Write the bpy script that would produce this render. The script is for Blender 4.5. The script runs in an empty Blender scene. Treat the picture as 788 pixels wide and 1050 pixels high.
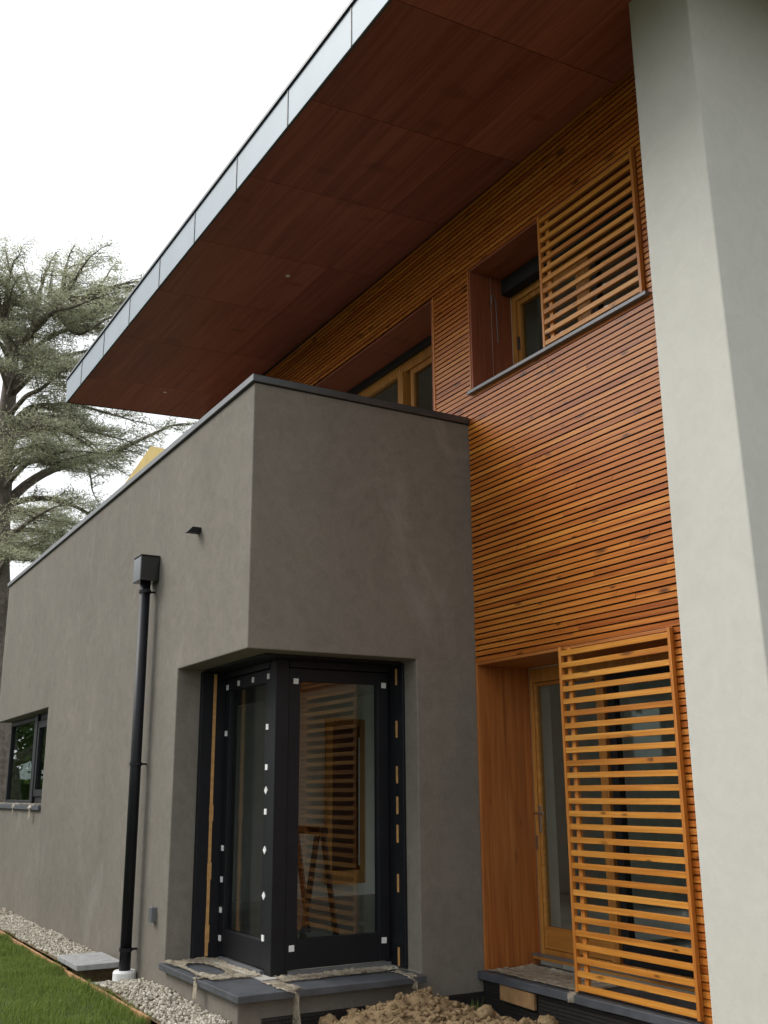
import bpy, bmesh, math, random
from mathutils import Vector, Matrix, noise
random.seed(7)
sc = bpy.context.scene
COL = sc.collection
V = Vector

# ------------------------------------------------------------------ node helpers
def new_mat(name):
    m = bpy.data.materials.new(name); m.use_nodes = True
    nt = m.node_tree; nt.nodes.clear()
    out = nt.nodes.new('ShaderNodeOutputMaterial')
    b = nt.nodes.new('ShaderNodeBsdfPrincipled')
    nt.links.new(b.outputs[0], out.inputs[0])
    return m, nt, b, out

def N(nt, kind, **kw):
    n = nt.nodes.new(kind)
    for k, v in kw.items():
        if k.startswith('i_'):
            key = k[2:]
            key = int(key) if key.isdigit() else key.replace('_', ' ')
            n.inputs[key].default_value = v
        else:
            setattr(n, k, v)
    return n

def ramp(nt, stops, fac=None, interp='LINEAR'):
    r = nt.nodes.new('ShaderNodeValToRGB'); r.color_ramp.interpolation = interp
    el = r.color_ramp.elements
    while len(el) > 1: el.remove(el[-1])
    el[0].position = stops[0][0]; el[0].color = (*stops[0][1], 1)
    for p, c in stops[1:]:
        e = el.new(p); e.color = (*c, 1)
    if fac is not None: nt.links.new(fac, r.inputs[0])
    return r

def mixc(nt, fac, a, b, mode='MIX'):
    n = nt.nodes.new('ShaderNodeMix'); n.data_type = 'RGBA'; n.blend_type = mode
    for sock, v in ((n.inputs[0], fac), (n.inputs[6], a), (n.inputs[7], b)):
        if isinstance(v, (int, float)): sock.default_value = v
        elif isinstance(v, tuple): sock.default_value = (*v, 1)
        else: nt.links.new(v, sock)
    return n.outputs[2]

def coords(nt, scale=(1, 1, 1), offset=None):
    tc = N(nt, 'ShaderNodeTexCoord')
    mp = N(nt, 'ShaderNodeMapping'); mp.inputs['Scale'].default_value = scale
    nt.links.new(tc.outputs['Object'], mp.inputs['Vector'])
    if offset is not None: nt.links.new(offset, mp.inputs['Location'])
    return mp.outputs[0]

def noise_tex(nt, vec, scale, detail=4, rough=.55, dist=0):
    n = N(nt, 'ShaderNodeTexNoise'); n.inputs['Scale'].default_value = scale
    n.inputs['Detail'].default_value = detail; n.inputs['Roughness'].default_value = rough
    n.inputs['Distortion'].default_value = dist
    nt.links.new(vec, n.inputs['Vector']); return n.outputs[0]

def bump(nt, b, height, strength=.3, dist=.01):
    n = N(nt, 'ShaderNodeBump'); n.inputs['Strength'].default_value = strength
    n.inputs['Distance'].default_value = dist
    nt.links.new(height, n.inputs['Height']); nt.links.new(n.outputs[0], b.inputs['Normal'])

def mat_plain(name, col, rough=.5, metal=0, spec=.5, var=.15, vscale=6, bumpy=0, bscale=200):
    m, nt, b, o = new_mat(name)
    c = coords(nt)
    f = noise_tex(nt, c, vscale, 5)
    lo = tuple(x * (1 - var) for x in col); hi = tuple(min(1, x * (1 + var)) for x in col)
    r = ramp(nt, [(.3, lo), (.7, hi)], f)
    nt.links.new(r.outputs[0], b.inputs['Base Color'])
    b.inputs['Roughness'].default_value = rough; b.inputs['Metallic'].default_value = metal
    b.inputs['Specular IOR Level'].default_value = spec
    if bumpy: bump(nt, b, noise_tex(nt, c, bscale, 3), bumpy, .004)
    return m

def mat_render(name, base, patch, stain, var=1.0):
    """trowelled coloured render: sandy grain, overlapping trowel passes, pale efflorescence and damp patches"""
    m, nt, b, o = new_mat(name)
    c = coords(nt); cs = coords(nt, (1.0, 1.0, .6))
    def lv(stops): return [(p, tuple(1 + (x - 1) * var for x in col)) for p, col in stops]
    big = noise_tex(nt, cs, .9, 7, .62, .5)
    fine = noise_tex(nt, c, 120, 3, .75)
    mid = noise_tex(nt, c, 4.5, 6, .7, 1.6)
    tro = noise_tex(nt, coords(nt, (.8, .8, .7)), 15, 5, .65, 1.2)
    r1 = ramp(nt, lv([(.28, (.84, .84, .83)), (.5, (1, 1, 1)), (.72, (1.13, 1.13, 1.13))]), big)
    col = mixc(nt, 1.0, base, r1.outputs[0], 'MULTIPLY')
    r2 = ramp(nt, lv([(.3, (.85, .85, .85)), (.5, (1, 1, 1)), (.7, (1.13, 1.13, 1.13))]), mid)
    col = mixc(nt, 1.0, col, r2.outputs[0], 'MULTIPLY')
    r4 = ramp(nt, lv([(.3, (.92, .92, .92)), (.7, (1.07, 1.07, 1.07))]), tro)
    col = mixc(nt, 1.0, col, r4.outputs[0], 'MULTIPLY')
    eff = noise_tex(nt, coords(nt, (1, 1, .55)), 1.5, 9, .7, 1.0)
    re = ramp(nt, [(.57, (0, 0, 0)), (.72, (1, 1, 1))], eff)
    ms = N(nt, 'ShaderNodeMath', operation='MULTIPLY'); ms.inputs[1].default_value = stain
    nt.links.new(re.outputs[0], ms.inputs[0])
    col = mixc(nt, ms.outputs[0], col, patch)
    r3 = ramp(nt, lv([(.25, (.80, .80, .80)), (.5, (1, 1, 1)), (.75, (1.18, 1.18, 1.18))]), fine)
    col = mixc(nt, 1.0, col, r3.outputs[0], 'MULTIPLY')
    nt.links.new(col, b.inputs['Base Color'])
    b.inputs['Roughness'].default_value = .88; b.inputs['Specular IOR Level'].default_value = .2
    add = N(nt, 'ShaderNodeMath', operation='ADD'); nt.links.new(fine, add.inputs[0]); nt.links.new(tro, add.inputs[1])
    bump(nt, b, add.outputs[0], .4 * var, .006)
    return m

def mat_wood(name, axis, light, mid, dark, knot=(.07, .02, .006), rough=.42, spec=.5, knots=1.0, gscale=1.0, tone=.30, kthr=.6):
    """varnished softwood; grain runs along the given axis; every loose board gets its own tone"""
    m, nt, b, o = new_mat(name)
    geo = N(nt, 'ShaderNodeNewGeometry')
    rnd = geo.outputs['Random Per Island']
    mul = N(nt, 'ShaderNodeMath', operation='MULTIPLY'); mul.inputs[1].default_value = 37.0
    nt.links.new(rnd, mul.inputs[0])
    s = [24 * gscale] * 3; s[axis] = 1.1 * gscale
    v1 = coords(nt, tuple(s), mul.outputs[0])
    g1 = noise_tex(nt, v1, 1.0, 6, .62, .5)
    s2 = [90 * gscale] * 3; s2[axis] = 2.2 * gscale
    g2 = noise_tex(nt, coords(nt, tuple(s2), mul.outputs[0]), 1.0, 3, .6)
    # tone per board
    a = N(nt, 'ShaderNodeMath', operation='MULTIPLY_ADD'); a.inputs[1].default_value = tone; a.inputs[2].default_value = -tone / 2
    nt.links.new(rnd, a.inputs[0])
    ad = N(nt, 'ShaderNodeMath', operation='ADD'); nt.links.new(g1, ad.inputs[0]); nt.links.new(a.outputs[0], ad.inputs[1])
    r = ramp(nt, [(.25, dark), (.5, mid), (.74, light)], ad.outputs[0])
    r2 = ramp(nt, [(.3, (.78, .74, .7)), (.65, (1.1, 1.1, 1.1))], g2)
    col = mixc(nt, .8, r.outputs[0], r2.outputs[0], 'MULTIPLY')
    # knots
    s3 = [17] * 3; s3[axis] = 5.2; s3[0 if axis == 2 else 1] = 2.0
    vo = N(nt, 'ShaderNodeTexVoronoi'); vo.inputs['Scale'].default_value = 1.0
    nt.links.new(coords(nt, tuple(s3), mul.outputs[0]), vo.inputs['Vector'])
    rk = ramp(nt, [(.12, (1, 1, 1)), (.36, (0, 0, 0))])
    sep = N(nt, 'ShaderNodeSeparateColor'); nt.links.new(vo.outputs['Color'], sep.inputs[0])
    ks = N(nt, 'ShaderNodeMath', operation='MULTIPLY_ADD'); ks.inputs[1].default_value = 1.6; ks.inputs[2].default_value = .7
    nt.links.new(sep.outputs[1], ks.inputs[0])
    kd = N(nt, 'ShaderNodeMath', operation='MULTIPLY'); nt.links.new(vo.outputs['Distance'], kd.inputs[0]); nt.links.new(ks.outputs[0], kd.inputs[1])
    nt.links.new(kd.outputs[0], rk.inputs[0])
    gt = N(nt, 'ShaderNodeMath', operation='GREATER_THAN'); gt.inputs[1].default_value = kthr
    nt.links.new(sep.outputs[0], gt.inputs[0])
    kf = N(nt, 'ShaderNodeMath', operation='MULTIPLY'); nt.links.new(rk.outputs[0], kf.inputs[0]); nt.links.new(gt.outputs[0], kf.inputs[1])
    kf2 = N(nt, 'ShaderNodeMath', operation='MULTIPLY'); nt.links.new(kf.outputs[0], kf2.inputs[0]); kf2.inputs[1].default_value = .75 * knots
    col = mixc(nt, kf2.outputs[0], col, knot)
    nt.links.new(col, b.inputs['Base Color'])
    b.inputs['Roughness'].default_value = rough; b.inputs['Specular IOR Level'].default_value = spec
    bump(nt, b, g2, .15, .002)
    return m

def mat_glass(name, tint=(.8, .84, .82)):
    m, nt, b, o = new_mat(name); nt.nodes.remove(b)
    geo = N(nt, 'ShaderNodeNewGeometry')
    d = N(nt, 'ShaderNodeVectorMath', operation='DOT_PRODUCT')
    nt.links.new(geo.outputs['Incoming'], d.inputs[0]); nt.links.new(geo.outputs['Normal'], d.inputs[1])
    ab = N(nt, 'ShaderNodeMath', operation='ABSOLUTE'); nt.links.new(d.outputs['Value'], ab.inputs[0])
    om = N(nt, 'ShaderNodeMath', operation='SUBTRACT'); om.inputs[0].default_value = 1; nt.links.new(ab.outputs[0], om.inputs[1])
    pw = N(nt, 'ShaderNodeMath', operation='POWER'); pw.inputs[1].default_value = 4.2; nt.links.new(om.outputs[0], pw.inputs[0])
    ma = N(nt, 'ShaderNodeMath', operation='MULTIPLY_ADD'); ma.inputs[1].default_value = .90; ma.inputs[2].default_value = .065
    nt.links.new(pw.outputs[0], ma.inputs[0])
    t = N(nt, 'ShaderNodeBsdfTransparent'); t.inputs[0].default_value = (*tint, 1)
    g = N(nt, 'ShaderNodeBsdfGlossy'); g.inputs['Roughness'].default_value = .01
    mx = N(nt, 'ShaderNodeMixShader')
    nt.links.new(ma.outputs[0], mx.inputs[0]); nt.links.new(t.outputs[0], mx.inputs[1]); nt.links.new(g.outputs[0], mx.inputs[2])
    nt.links.new(mx.outputs[0], o.inputs[0])
    return m

M = {}
M['grey'] = mat_render('grey_render', (.190, .171, .145), (.33, .315, .29), .32, .75)
M['pale'] = mat_render('pale_render', (.53, .52, .475), (.58, .575, .54), .08, .3)
M['plaster'] = mat_plain('plaster', (.72, .71, .67), .9, var=.06)
M['floor'] = mat_plain('screed', (.40, .38, .34), .8, var=.2, vscale=2)
M['black'] = mat_plain('black_membrane', (.012, .011, .011), .8)
LARCH = ((.60, .235, .042), (.465, .143, .021), (.30, .076, .012))
M['larch'] = mat_wood('larch_slats', 0, *LARCH, rough=.36, spec=.35, knots=1.15, kthr=.66)
M['larch_v'] = mat_wood('larch_upright', 2, *LARCH)
M['larch_screen'] = mat_wood('larch_screen', 0, (.74, .35, .07), (.60, .24, .035), (.40, .13, .018), rough=.36, spec=.35, kthr=.8)
M['larch_screen_v'] = mat_wood('larch_screen_upright', 2, (.66, .28, .055), (.52, .185, .028), (.36, .11, .016), kthr=.8)
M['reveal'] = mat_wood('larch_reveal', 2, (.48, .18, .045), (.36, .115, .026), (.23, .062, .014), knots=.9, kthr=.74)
M['pine'] = mat_wood('pine_frame', 2, (.55, .28, .07), (.46, .20, .04), (.34, .13, .025), knots=.3)
M['pine_h'] = mat_wood('pine_rail', 0, (.55, .28, .07), (.46, .20, .04), (.34, .13, .025), knots=.3)
M['soffit'] = mat_wood('soffit_laminate', 0, (.37, .125, .084), (.30, .096, .066), (.21, .066, .045), knot=(.10, .03, .02), rough=.5, spec=.3, knots=.5, gscale=.45)
M['reveal_dark'] = mat_wood('dark_reveal_brown', 2, (.33, .10, .045), (.26, .075, .035), (.18, .05, .024), rough=.55, spec=.3, knots=.4)  # darker red-brown for the linings of the upper openings
M['reveal_dark_h'] = mat_wood('dark_head_brown', 0, (.33, .10, .045), (.26, .075, .035), (.18, .05, .024), rough=.55, spec=.3, knots=.4)
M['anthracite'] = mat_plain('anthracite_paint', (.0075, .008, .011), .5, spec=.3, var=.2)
M['zinc'] = mat_plain('zinc_sheet', (.20, .245, .285), .5, .15, var=.06, vscale=3)
M['hopper_metal'] = mat_plain('hopper_sheet', (.085, .09, .095), .16, .95, var=.1)
M['dark_metal'] = mat_plain('dark_sheet_metal', (.045, .047, .05), .4, .5, var=.1)
M['coping'] = mat_plain('grey_coping', (.10, .105, .11), .35, .6, var=.12)
M['slate'] = mat_plain('slate', (.068, .073, .084), .5, var=.25, vscale=9, bumpy=.3)
M['sill_metal'] = mat_plain('sill_metal', (.16, .165, .175), .4, .3, var=.08)
M['glass'] = mat_glass('window_glass')
M['white'] = mat_plain('white_plastic', (.78, .78, .77), .5, var=.04)
M['steel'] = mat_plain('brushed_steel', (.6, .6, .6), .25, 1.0, var=.05)
M['bare_wood'] = mat_plain('bare_wood', (.52, .28, .10), .6, var=.2, vscale=20)
M['yellow'] = mat_plain('yellow_board', (.50, .36, .10), .7, var=.12, vscale=8)
M['concrete'] = mat_plain('concrete_slab', (.30, .30, .30), .85, var=.2, vscale=14, bumpy=.3, bscale=90)
M['terracotta'] = mat_plain('edging_timber', (.42, .22, .10), .8, var=.3, vscale=7, bumpy=.3)
M['bark'] = mat_plain('cedar_bark', (.15, .125, .105), .95, var=.4, vscale=9, bumpy=.8, bscale=30)
M['dark_wood'] = mat_plain('stained_trestle', (.025, .012, .008), .6, var=.2)

def mat_leaf(name, a, b_, trans=.25):
    m, nt, b, o = new_mat(name)
    geo = N(nt, 'ShaderNodeNewGeometry')
    c = coords(nt); f = noise_tex(nt, c, .8, 3)
    ad = N(nt, 'ShaderNodeMath', operation='ADD'); nt.links.new(geo.outputs['Random Per Island'], ad.inputs[0]); nt.links.new(f, ad.inputs[1])
    r = ramp(nt, [(.5, a), (1.5, b_)], ad.outputs[0])
    r.color_ramp.elements[1].position = 1.0
    nt.links.new(r.outputs[0], b.inputs['Base Color']); b.inputs['Roughness'].default_value = .7
    b.inputs['Specular IOR Level'].default_value = .2
    t = N(nt, 'ShaderNodeBsdfTranslucent'); nt.links.new(r.outputs[0], t.inputs[0])
    mx = N(nt, 'ShaderNodeMixShader'); mx.inputs[0].default_value = trans
    nt.links.new(b.outputs[0], mx.inputs[1]); nt.links.new(t.outputs[0], mx.inputs[2]); nt.links.new(mx.outputs[0], o.inputs[0])
    return m
M['needles'] = mat_leaf('cedar_needles', (.25, .27, .18), (.46, .47, .32), .55)
M['hedge'] = mat_leaf('hedge_leaves', (.07, .13, .02), (.18, .28, .05), .3)
M['leaves'] = mat_leaf('broad_leaves', (.035, .07, .02), (.08, .13, .035), .3)
M['grass'] = mat_leaf('grass_blades', (.07, .12, .02), (.20, .27, .06), .4)
M['lawn'] = mat_plain('lawn_soil', (.05, .062, .026), .95, var=.35, vscale=12)

def mat_stones():
    m, nt, b, o = new_mat('gravel_stones')
    geo = N(nt, 'ShaderNodeNewGeometry')
    r = ramp(nt, [(0, (.26, .23, .18)), (.4, (.42, .38, .30)), (.8, (.55, .51, .43)), (1, (.66, .63, .56))], geo.outputs['Random Per Island'])
    f = noise_tex(nt, coords(nt), 60, 3)
    r2 = ramp(nt, [(.3, (.85, .85, .85)), (.7, (1.1, 1.1, 1.1))], f)
    nt.links.new(mixc(nt, 1.0, r.outputs[0], r2.outputs[0], 'MULTIPLY'), b.inputs['Base Color'])
    b.inputs['Roughness'].default_value = .85
    return m
M['stones'] = mat_stones()

def mat_soil():
    m, nt, b, o = new_mat('dry_soil')
    c = coords(nt)
    f = noise_tex(nt, c, 14, 8, .7); g = noise_tex(nt, c, 70, 5, .7)
    r = ramp(nt, [(.3, (.15, .10, .055)), (.55, (.25, .178, .10)), (.75, (.36, .275, .165))], f)
    r2 = ramp(nt, [(.3, (.72, .72, .72)), (.7, (1.15, 1.15, 1.15))], g)
    nt.links.new(mixc(nt, 1.0, r.outputs[0], r2.outputs[0], 'MULTIPLY'), b.inputs['Base Color'])
    b.inputs['Roughness'].default_value = .95; b.inputs['Specular IOR Level'].default_value = .1
    bump(nt, b, g, .8, .015)
    return m
M['soil'] = mat_soil()

def mat_film():
    m, nt, b, o = new_mat('dusty_film')
    c = coords(nt)
    f = noise_tex(nt, c, 9, 6, .7, 1.0)
    r = ramp(nt, [(.35, (.34, .28, .20)), (.6, (.56, .49, .38)), (.8, (.70, .65, .56))], f)
    nt.links.new(r.outputs[0], b.inputs['Base Color']); b.inputs['Roughness'].default_value = .35
    t = N(nt, 'ShaderNodeBsdfTransparent')
    r2 = ramp(nt, [(.3, (.2, .2, .2)), (.7, (.75, .75, .75))], noise_tex(nt, c, 16, 4, .6, .5))
    mx = N(nt, 'ShaderNodeMixShader'); nt.links.new(r2.outputs[0], mx.inputs[0])
    nt.links.new(t.outputs[0], mx.inputs[1]); nt.links.new(b.outputs[0], mx.inputs[2]); nt.links.new(mx.outputs[0], o.inputs[0])
    return m
M['film'] = mat_film()

M['offcut'] = mat_plain('weathered_offcut', (.30, .17, .075), .7, var=.25, vscale=14)
def mat_dimple():
    m, nt, b, o = new_mat('dimpled_membrane')
    b.inputs['Base Color'].default_value = (.018, .017, .016, 1); b.inputs['Roughness'].default_value = .45
    vo = N(nt, 'ShaderNodeTexVoronoi'); vo.inputs['Scale'].default_value = 40; vo.inputs['Randomness'].default_value = 0
    nt.links.new(coords(nt), vo.inputs['Vector'])
    bump(nt, b, vo.outputs['Distance'], .5, .008)
    return m
M['dimple'] = mat_dimple()

# ------------------------------------------------------------------ mesh helpers
def link(name, bm, mat, parent=None, label=None, smooth=False, bevel=0, weld=False):
    me = bpy.data.meshes.new(name)
    bmesh.ops.recalc_face_normals(bm, faces=bm.faces) if weld else None
    bm.to_mesh(me); bm.free()
    o = bpy.data.objects.new(name, me); COL.objects.link(o)
    if mat: me.materials.append(M[mat])
    if parent: o.parent = parent
    if label: o['label'] = label
    if smooth:
        for p in me.polygons: p.use_smooth = True
    if bevel:
        md = o.modifiers.new('bevel', 'BEVEL'); md.width = bevel; md.segments = 2; md.limit_method = 'ANGLE'; md.angle_limit = .6
    return o

def tag(o, label, cat, group=None, kind=None):
    o['label'] = label; o['category'] = cat
    if group: o['group'] = group
    if kind: o['kind'] = kind
    return o

def empty(name, loc=(0, 0, 0)):
    o = bpy.data.objects.new(name, None); o.location = loc; COL.objects.link(o); o.empty_display_size = .2
    return o

def box(bm, x0, x1, y0, y1, z0, z1):
    p = [V((x, y, z)) for x in (x0, x1) for y in (y0, y1) for z in (z0, z1)]
    return hexa(bm, p)

def hexa(bm, p):
    v = [bm.verts.new(q) for q in p]      # order x(y(z))
    for f in ((0, 1, 3, 2), (4, 6, 7, 5), (0, 4, 5, 1), (2, 3, 7, 6), (0, 2, 6, 4), (1, 5, 7, 3)):
        bm.faces.new([v[i] for i in f])
    return v

def boxes(name, lst, mat, parent=None, bevel=0, label=None):
    bm = bmesh.new()
    for b in lst: box(bm, *b)
    return link(name, bm, mat, parent, label, bevel=bevel)

def cells(bm, xs, ys, zs, solid):
    """one closed surface round all solid cells of a grid"""
    nx, ny, nz = len(xs) - 1, len(ys) - 1, len(zs) - 1
    S = [[[bool(solid((xs[i] + xs[i + 1]) / 2, (ys[j] + ys[j + 1]) / 2, (zs[k] + zs[k + 1]) / 2)) for k in range(nz)] for j in range(ny)] for i in range(nx)]
    def s(i, j, k): return 0 <= i < nx and 0 <= j < ny and 0 <= k < nz and S[i][j][k]
    vv = {}
    def v(i, j, k):
        if (i, j, k) not in vv: vv[(i, j, k)] = bm.verts.new((xs[i], ys[j], zs[k]))
        return vv[(i, j, k)]
    def q(*idx):
        try: bm.faces.new([v(*t) for t in idx])
        except ValueError: pass
    for i in range(nx):
        for j in range(ny):
            for k in range(nz):
                if not S[i][j][k]: continue
                if not s(i - 1, j, k): q((i, j, k), (i, j, k + 1), (i, j + 1, k + 1), (i, j + 1, k))
                if not s(i + 1, j, k): q((i + 1, j, k), (i + 1, j + 1, k), (i + 1, j + 1, k + 1), (i + 1, j, k + 1))
                if not s(i, j - 1, k): q((i, j, k), (i + 1, j, k), (i + 1, j, k + 1), (i, j, k + 1))
                if not s(i, j + 1, k): q((i, j + 1, k), (i, j + 1, k + 1), (i + 1, j + 1, k + 1), (i + 1, j + 1, k))
                if not s(i, j, k - 1): q((i, j, k), (i, j + 1, k), (i + 1, j + 1, k), (i + 1, j, k))
                if not s(i, j, k + 1): q((i, j, k + 1), (i + 1, j, k + 1), (i + 1, j + 1, k + 1), (i, j + 1, k + 1))

def tube(bm, pts, radii, seg=8, cap=True):
    rings = []
    pts = [V(p) for p in pts]
    for i, p in enumerate(pts):
        t = (pts[min(i + 1, len(pts) - 1)] - pts[max(i - 1, 0)])
        t = t.normalized() if t.length > 1e-9 else V((0, 0, 1))
        a = t.cross(V((0, 0, 1))) if abs(t.z) < .95 else t.cross(V((1, 0, 0)))
        a.normalize(); b = t.cross(a)
        r = radii[i] if isinstance(radii, (list, tuple)) else radii
        rings.append([bm.verts.new(p + a * (r * math.cos(k * math.tau / seg)) + b * (r * math.sin(k * math.tau / seg))) for k in range(seg)])
    for A, B in zip(rings, rings[1:]):
        for k in range(seg):
            bm.faces.new((A[k], A[(k + 1) % seg], B[(k + 1) % seg], B[k]))
    if cap:
        bm.faces.new(rings[0][::-1]); bm.faces.new(rings[-1])

# ------------------------------------------------------------------ key dimensions (metres; camera stands at the origin)
XC, YC = -6.871, 2.88          # outer corner of the grey extension
YF = 4.866                     # outer face of the larch cladding
XL = -16.25                    # far end of the extension
XR = -4.153                    # wing wall, left side
OPX0, OPX1 = -6.87, -4.70      # openings of the right-hand bay

house = empty('house', (-8, 4.9, 0))
house_inv = Matrix.Translation((8, -4.9, 0))
tag(house, 'two-storey house with larch slat cladding, grey rendered extension and wide red-brown eaves', 'house')
def H(o, parent=None):
    """parent to the house (or a part) keeping the world position"""
    o.parent = parent or house
    bpy.context.view_layer.update()
    o.matrix_parent_inverse = (parent or house).matrix_world.inverted()
    return o
bpy.context.view_layer.update()

def hpart(name, bm, mat, parent=None, **kw): return H(link(name, bm, mat, **kw), parent)
def hbox(name, lst, mat, parent=None, **kw): return H(boxes(name, lst, mat, **kw), parent)

# ---- grey extension
bm = bmesh.new()
def ext_solid(x, y, z):
    if z > 4.3: return y < 3.18 or x < -15.95 or x > -7.17            # parapet
    if z > 4.0: return True                                            # roof slab
    if z < .2: return True                                             # plinth and floor
    if -8.355 < x and y < 4.306 and z < 2.475 and (x > -7.171 or y < 3.18): return False   # corner opening
    if x < -13.02 and 1.33 < z < 2.485 and (x < -15.95 or y < 3.18) and y < 4.306: return False   # far window, round the end
    return y < 3.18 or x < -15.95 or x > -7.17 or (y > 4.6 and x < -12.2)
cells(bm, [XL, -15.95, -13.02, -12.2, -8.355, -7.17, XC], [YC, 3.18, 4.306, 4.6, 4.918], [-.5, .2, 1.33, 2.475, 2.485, 4.0, 4.3, 4.515], ext_solid)
hpart('extension_wall', bm, 'grey', bevel=.009)
# parapet coping: metal strip a little proud of the wall
bm = bmesh.new()
cells(bm, [XL - .025, XL + .34, -7.21, XC + .025], [YC - .025, 3.22, 4.862], [4.517, 4.575],
      lambda x, y, z: y < 3.22 or x < XL + .34 or x > -7.21)
hpart('coping', bm, 'coping', bevel=.006)
# overflow spout through the wall, cut at an angle
bm = bmesh.new()
hexa(bm, [V((-8.0, 2.765, 3.555)), V((-8.0, 2.805, 3.60)), V((-8.0, 2.90, 3.555)), V((-8.0, 2.90, 3.60)),
          V((-7.92, 2.765, 3.555)), V((-7.92, 2.805, 3.60)), V((-7.92, 2.90, 3.555)), V((-7.92, 2.90, 3.60))])
hpart('overflow_spout', bm, 'anthracite', bevel=.004)
# downpipe with hopper and brackets
PX, PY = -9.07, 2.785
bm = bmesh.new(); tube(bm, [(PX, PY, .02), (PX, PY, 3.38)], .047, 24)
pipe = hpart('downpipe', bm, 'anthracite', smooth=True)
pipe.data.polygons[-1].use_smooth = False
bm = bmesh.new(); box(bm, PX - .108, PX + .108, 2.70, 2.872, 3.325, 3.55)
hp = hpart('hopper', bm, 'hopper_metal', pipe, bevel=.006)
bm = bmesh.new(); box(bm, PX - .112, PX + .112, 2.695, 2.876, 3.552, 3.563); hpart('hopper_lid', bm, 'dark_metal', pipe, bevel=.003)
for z in (3.24, 1.72, .22):
    bm = bmesh.new(); tube(bm, [(PX, PY, z - .014), (PX, PY, z + .014)], .055, 20)
    box(bm, PX - .008, PX + .008, PY + .05, 2.90, z - .008, z + .008)
    box(bm, PX + .053, PX + .08, PY - .012, PY + .012, z - .012, z + .012)
    hpart('pipe_bracket', bm, 'anthracite', pipe)
bm = bmesh.new(); tube(bm, [(PX, PY, -.10), (PX, PY, .045), (PX, PY, .06)], [.095, .095, .085], 20)
hpart('pipe_collar', bm, 'white', pipe, label='white plastic collar at the foot of the downpipe')
hbox('outlet_box', [(-8.68, -8.60, 2.835, 2.885, .47, .585)], 'sill_metal', bevel=.006)

# ---- main house: masonry behind the cladding
bm = bmesh.new()
def main_solid(x, y, z):
    if y < 5.62:
        if OPX0 < x < OPX1 and .12 < z < 2.48: return False
        if -6.775 < x < OPX1 and 4.80 < z < 5.955: return False
        if -11.2 < x < -7.395 and 4.30 < z < 5.94: return False
        if -12.2 < x < -7.5 and .2 < z < 2.5: return False
        return True
    if y > 9.0 and .2 < z < 2.48 and (-8.4 < x < -5.5 or -12.9 < x < -11.5): return False  # unseen back openings, added to let daylight brighten the rooms
    return z < .12 or 2.9 < z < 3.2 or z > 6.2 or y > 9.0 or x < -13.05
cells(bm, [-13.35, -13.05, -12.9, -12.2, -11.5, -11.2, -8.4, -7.5, -7.395, OPX0, -6.775, -5.5, OPX1, XR], [4.925, 5.62, 9.0, 9.3],
      [-.5, .12, .2, 2.48, 2.5, 2.9, 3.2, 4.30, 4.80, 5.94, 5.955, 6.2, 6.5], main_solid)
hpart('masonry_wall', bm, 'plaster')
# wing wall at the right-hand gable
bm = bmesh.new()
hexa(bm, [V((XR, 4.35, -.6)), V((XR, 4.35, 6.62)), V((XR, 9.5, -.6)), V((XR, 9.5, 6.75)),
          V((-3.526, 4.35, -.6)), V((-3.67, 4.35, 6.62)), V((-3.526, 9.5, -.6)), V((-3.67, 9.5, 6.75))])
hpart('wing_wall', bm, 'pale', bevel=.012)

# ---- black membrane and larch slats
holes = [(OPX0, OPX1, -1, 2.476), (-6.80, -4.69, 4.785, 5.958), (-11.2, -7.388, 4.0, 5.943)]
bm = bmesh.new()
def mem_solid(x, y, z):
    return not any(a < x < b and c < z < d for a, b, c, d in holes) and (x > XC or z > 4.0)
cells(bm, [-13.35, -11.2, -7.388, XC, -6.80, OPX1, -4.69, XR - .003], [4.9, 4.919], [.1, 2.476, 4.0, 4.785, 5.943, 5.958, 6.66], mem_solid)
hpart('backing_membrane', bm, 'black')
bm = bmesh.new()
pitch, sh = .0452, .0332
k = 0; rnd = random.Random(3)
while True:
    z0 = .1276 + k * pitch; z1 = z0 + sh; k += 1
    if z1 > 6.60: break
    iv = [[-13.35 if z0 > 4.3 else XC + .004, XR - .004]]
    for a, b, c, d in holes:
        if z1 > c + .002 and z0 < d - .002:
            n = []
            for p, q in iv:
                if b <= p or a >= q: n.append([p, q]); continue
                if a - p > .02: n.append([p, a])
                if q - b > .02: n.append([b, q])
            iv = n
    for p, q in iv:
        cuts = [p]; x = p + rnd.uniform(.6, 3.6)
        while x < q - .3: cuts.append(x); x += rnd.uniform(2.4, 3.8)
        cuts.append(q)
        for a, b in zip(cuts, cuts[1:]):
            dz = rnd.uniform(-.0012, .0012); dy = rnd.uniform(-.0015, .0015)
            y0, y1 = YF + dy, YF + .033
            # rhombus slats: the top face falls towards the front
            pts = []
            for xx in (a + .001, b - .001):
                pts += [V((xx, y0, z0 + dz)), V((xx, y0, z1 + dz)), V((xx, y1, z0 + dz + .013)), V((xx, y1, z1 + dz + .013))]
            hexa(bm, pts)
hpart('cladding', bm, 'larch')

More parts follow.
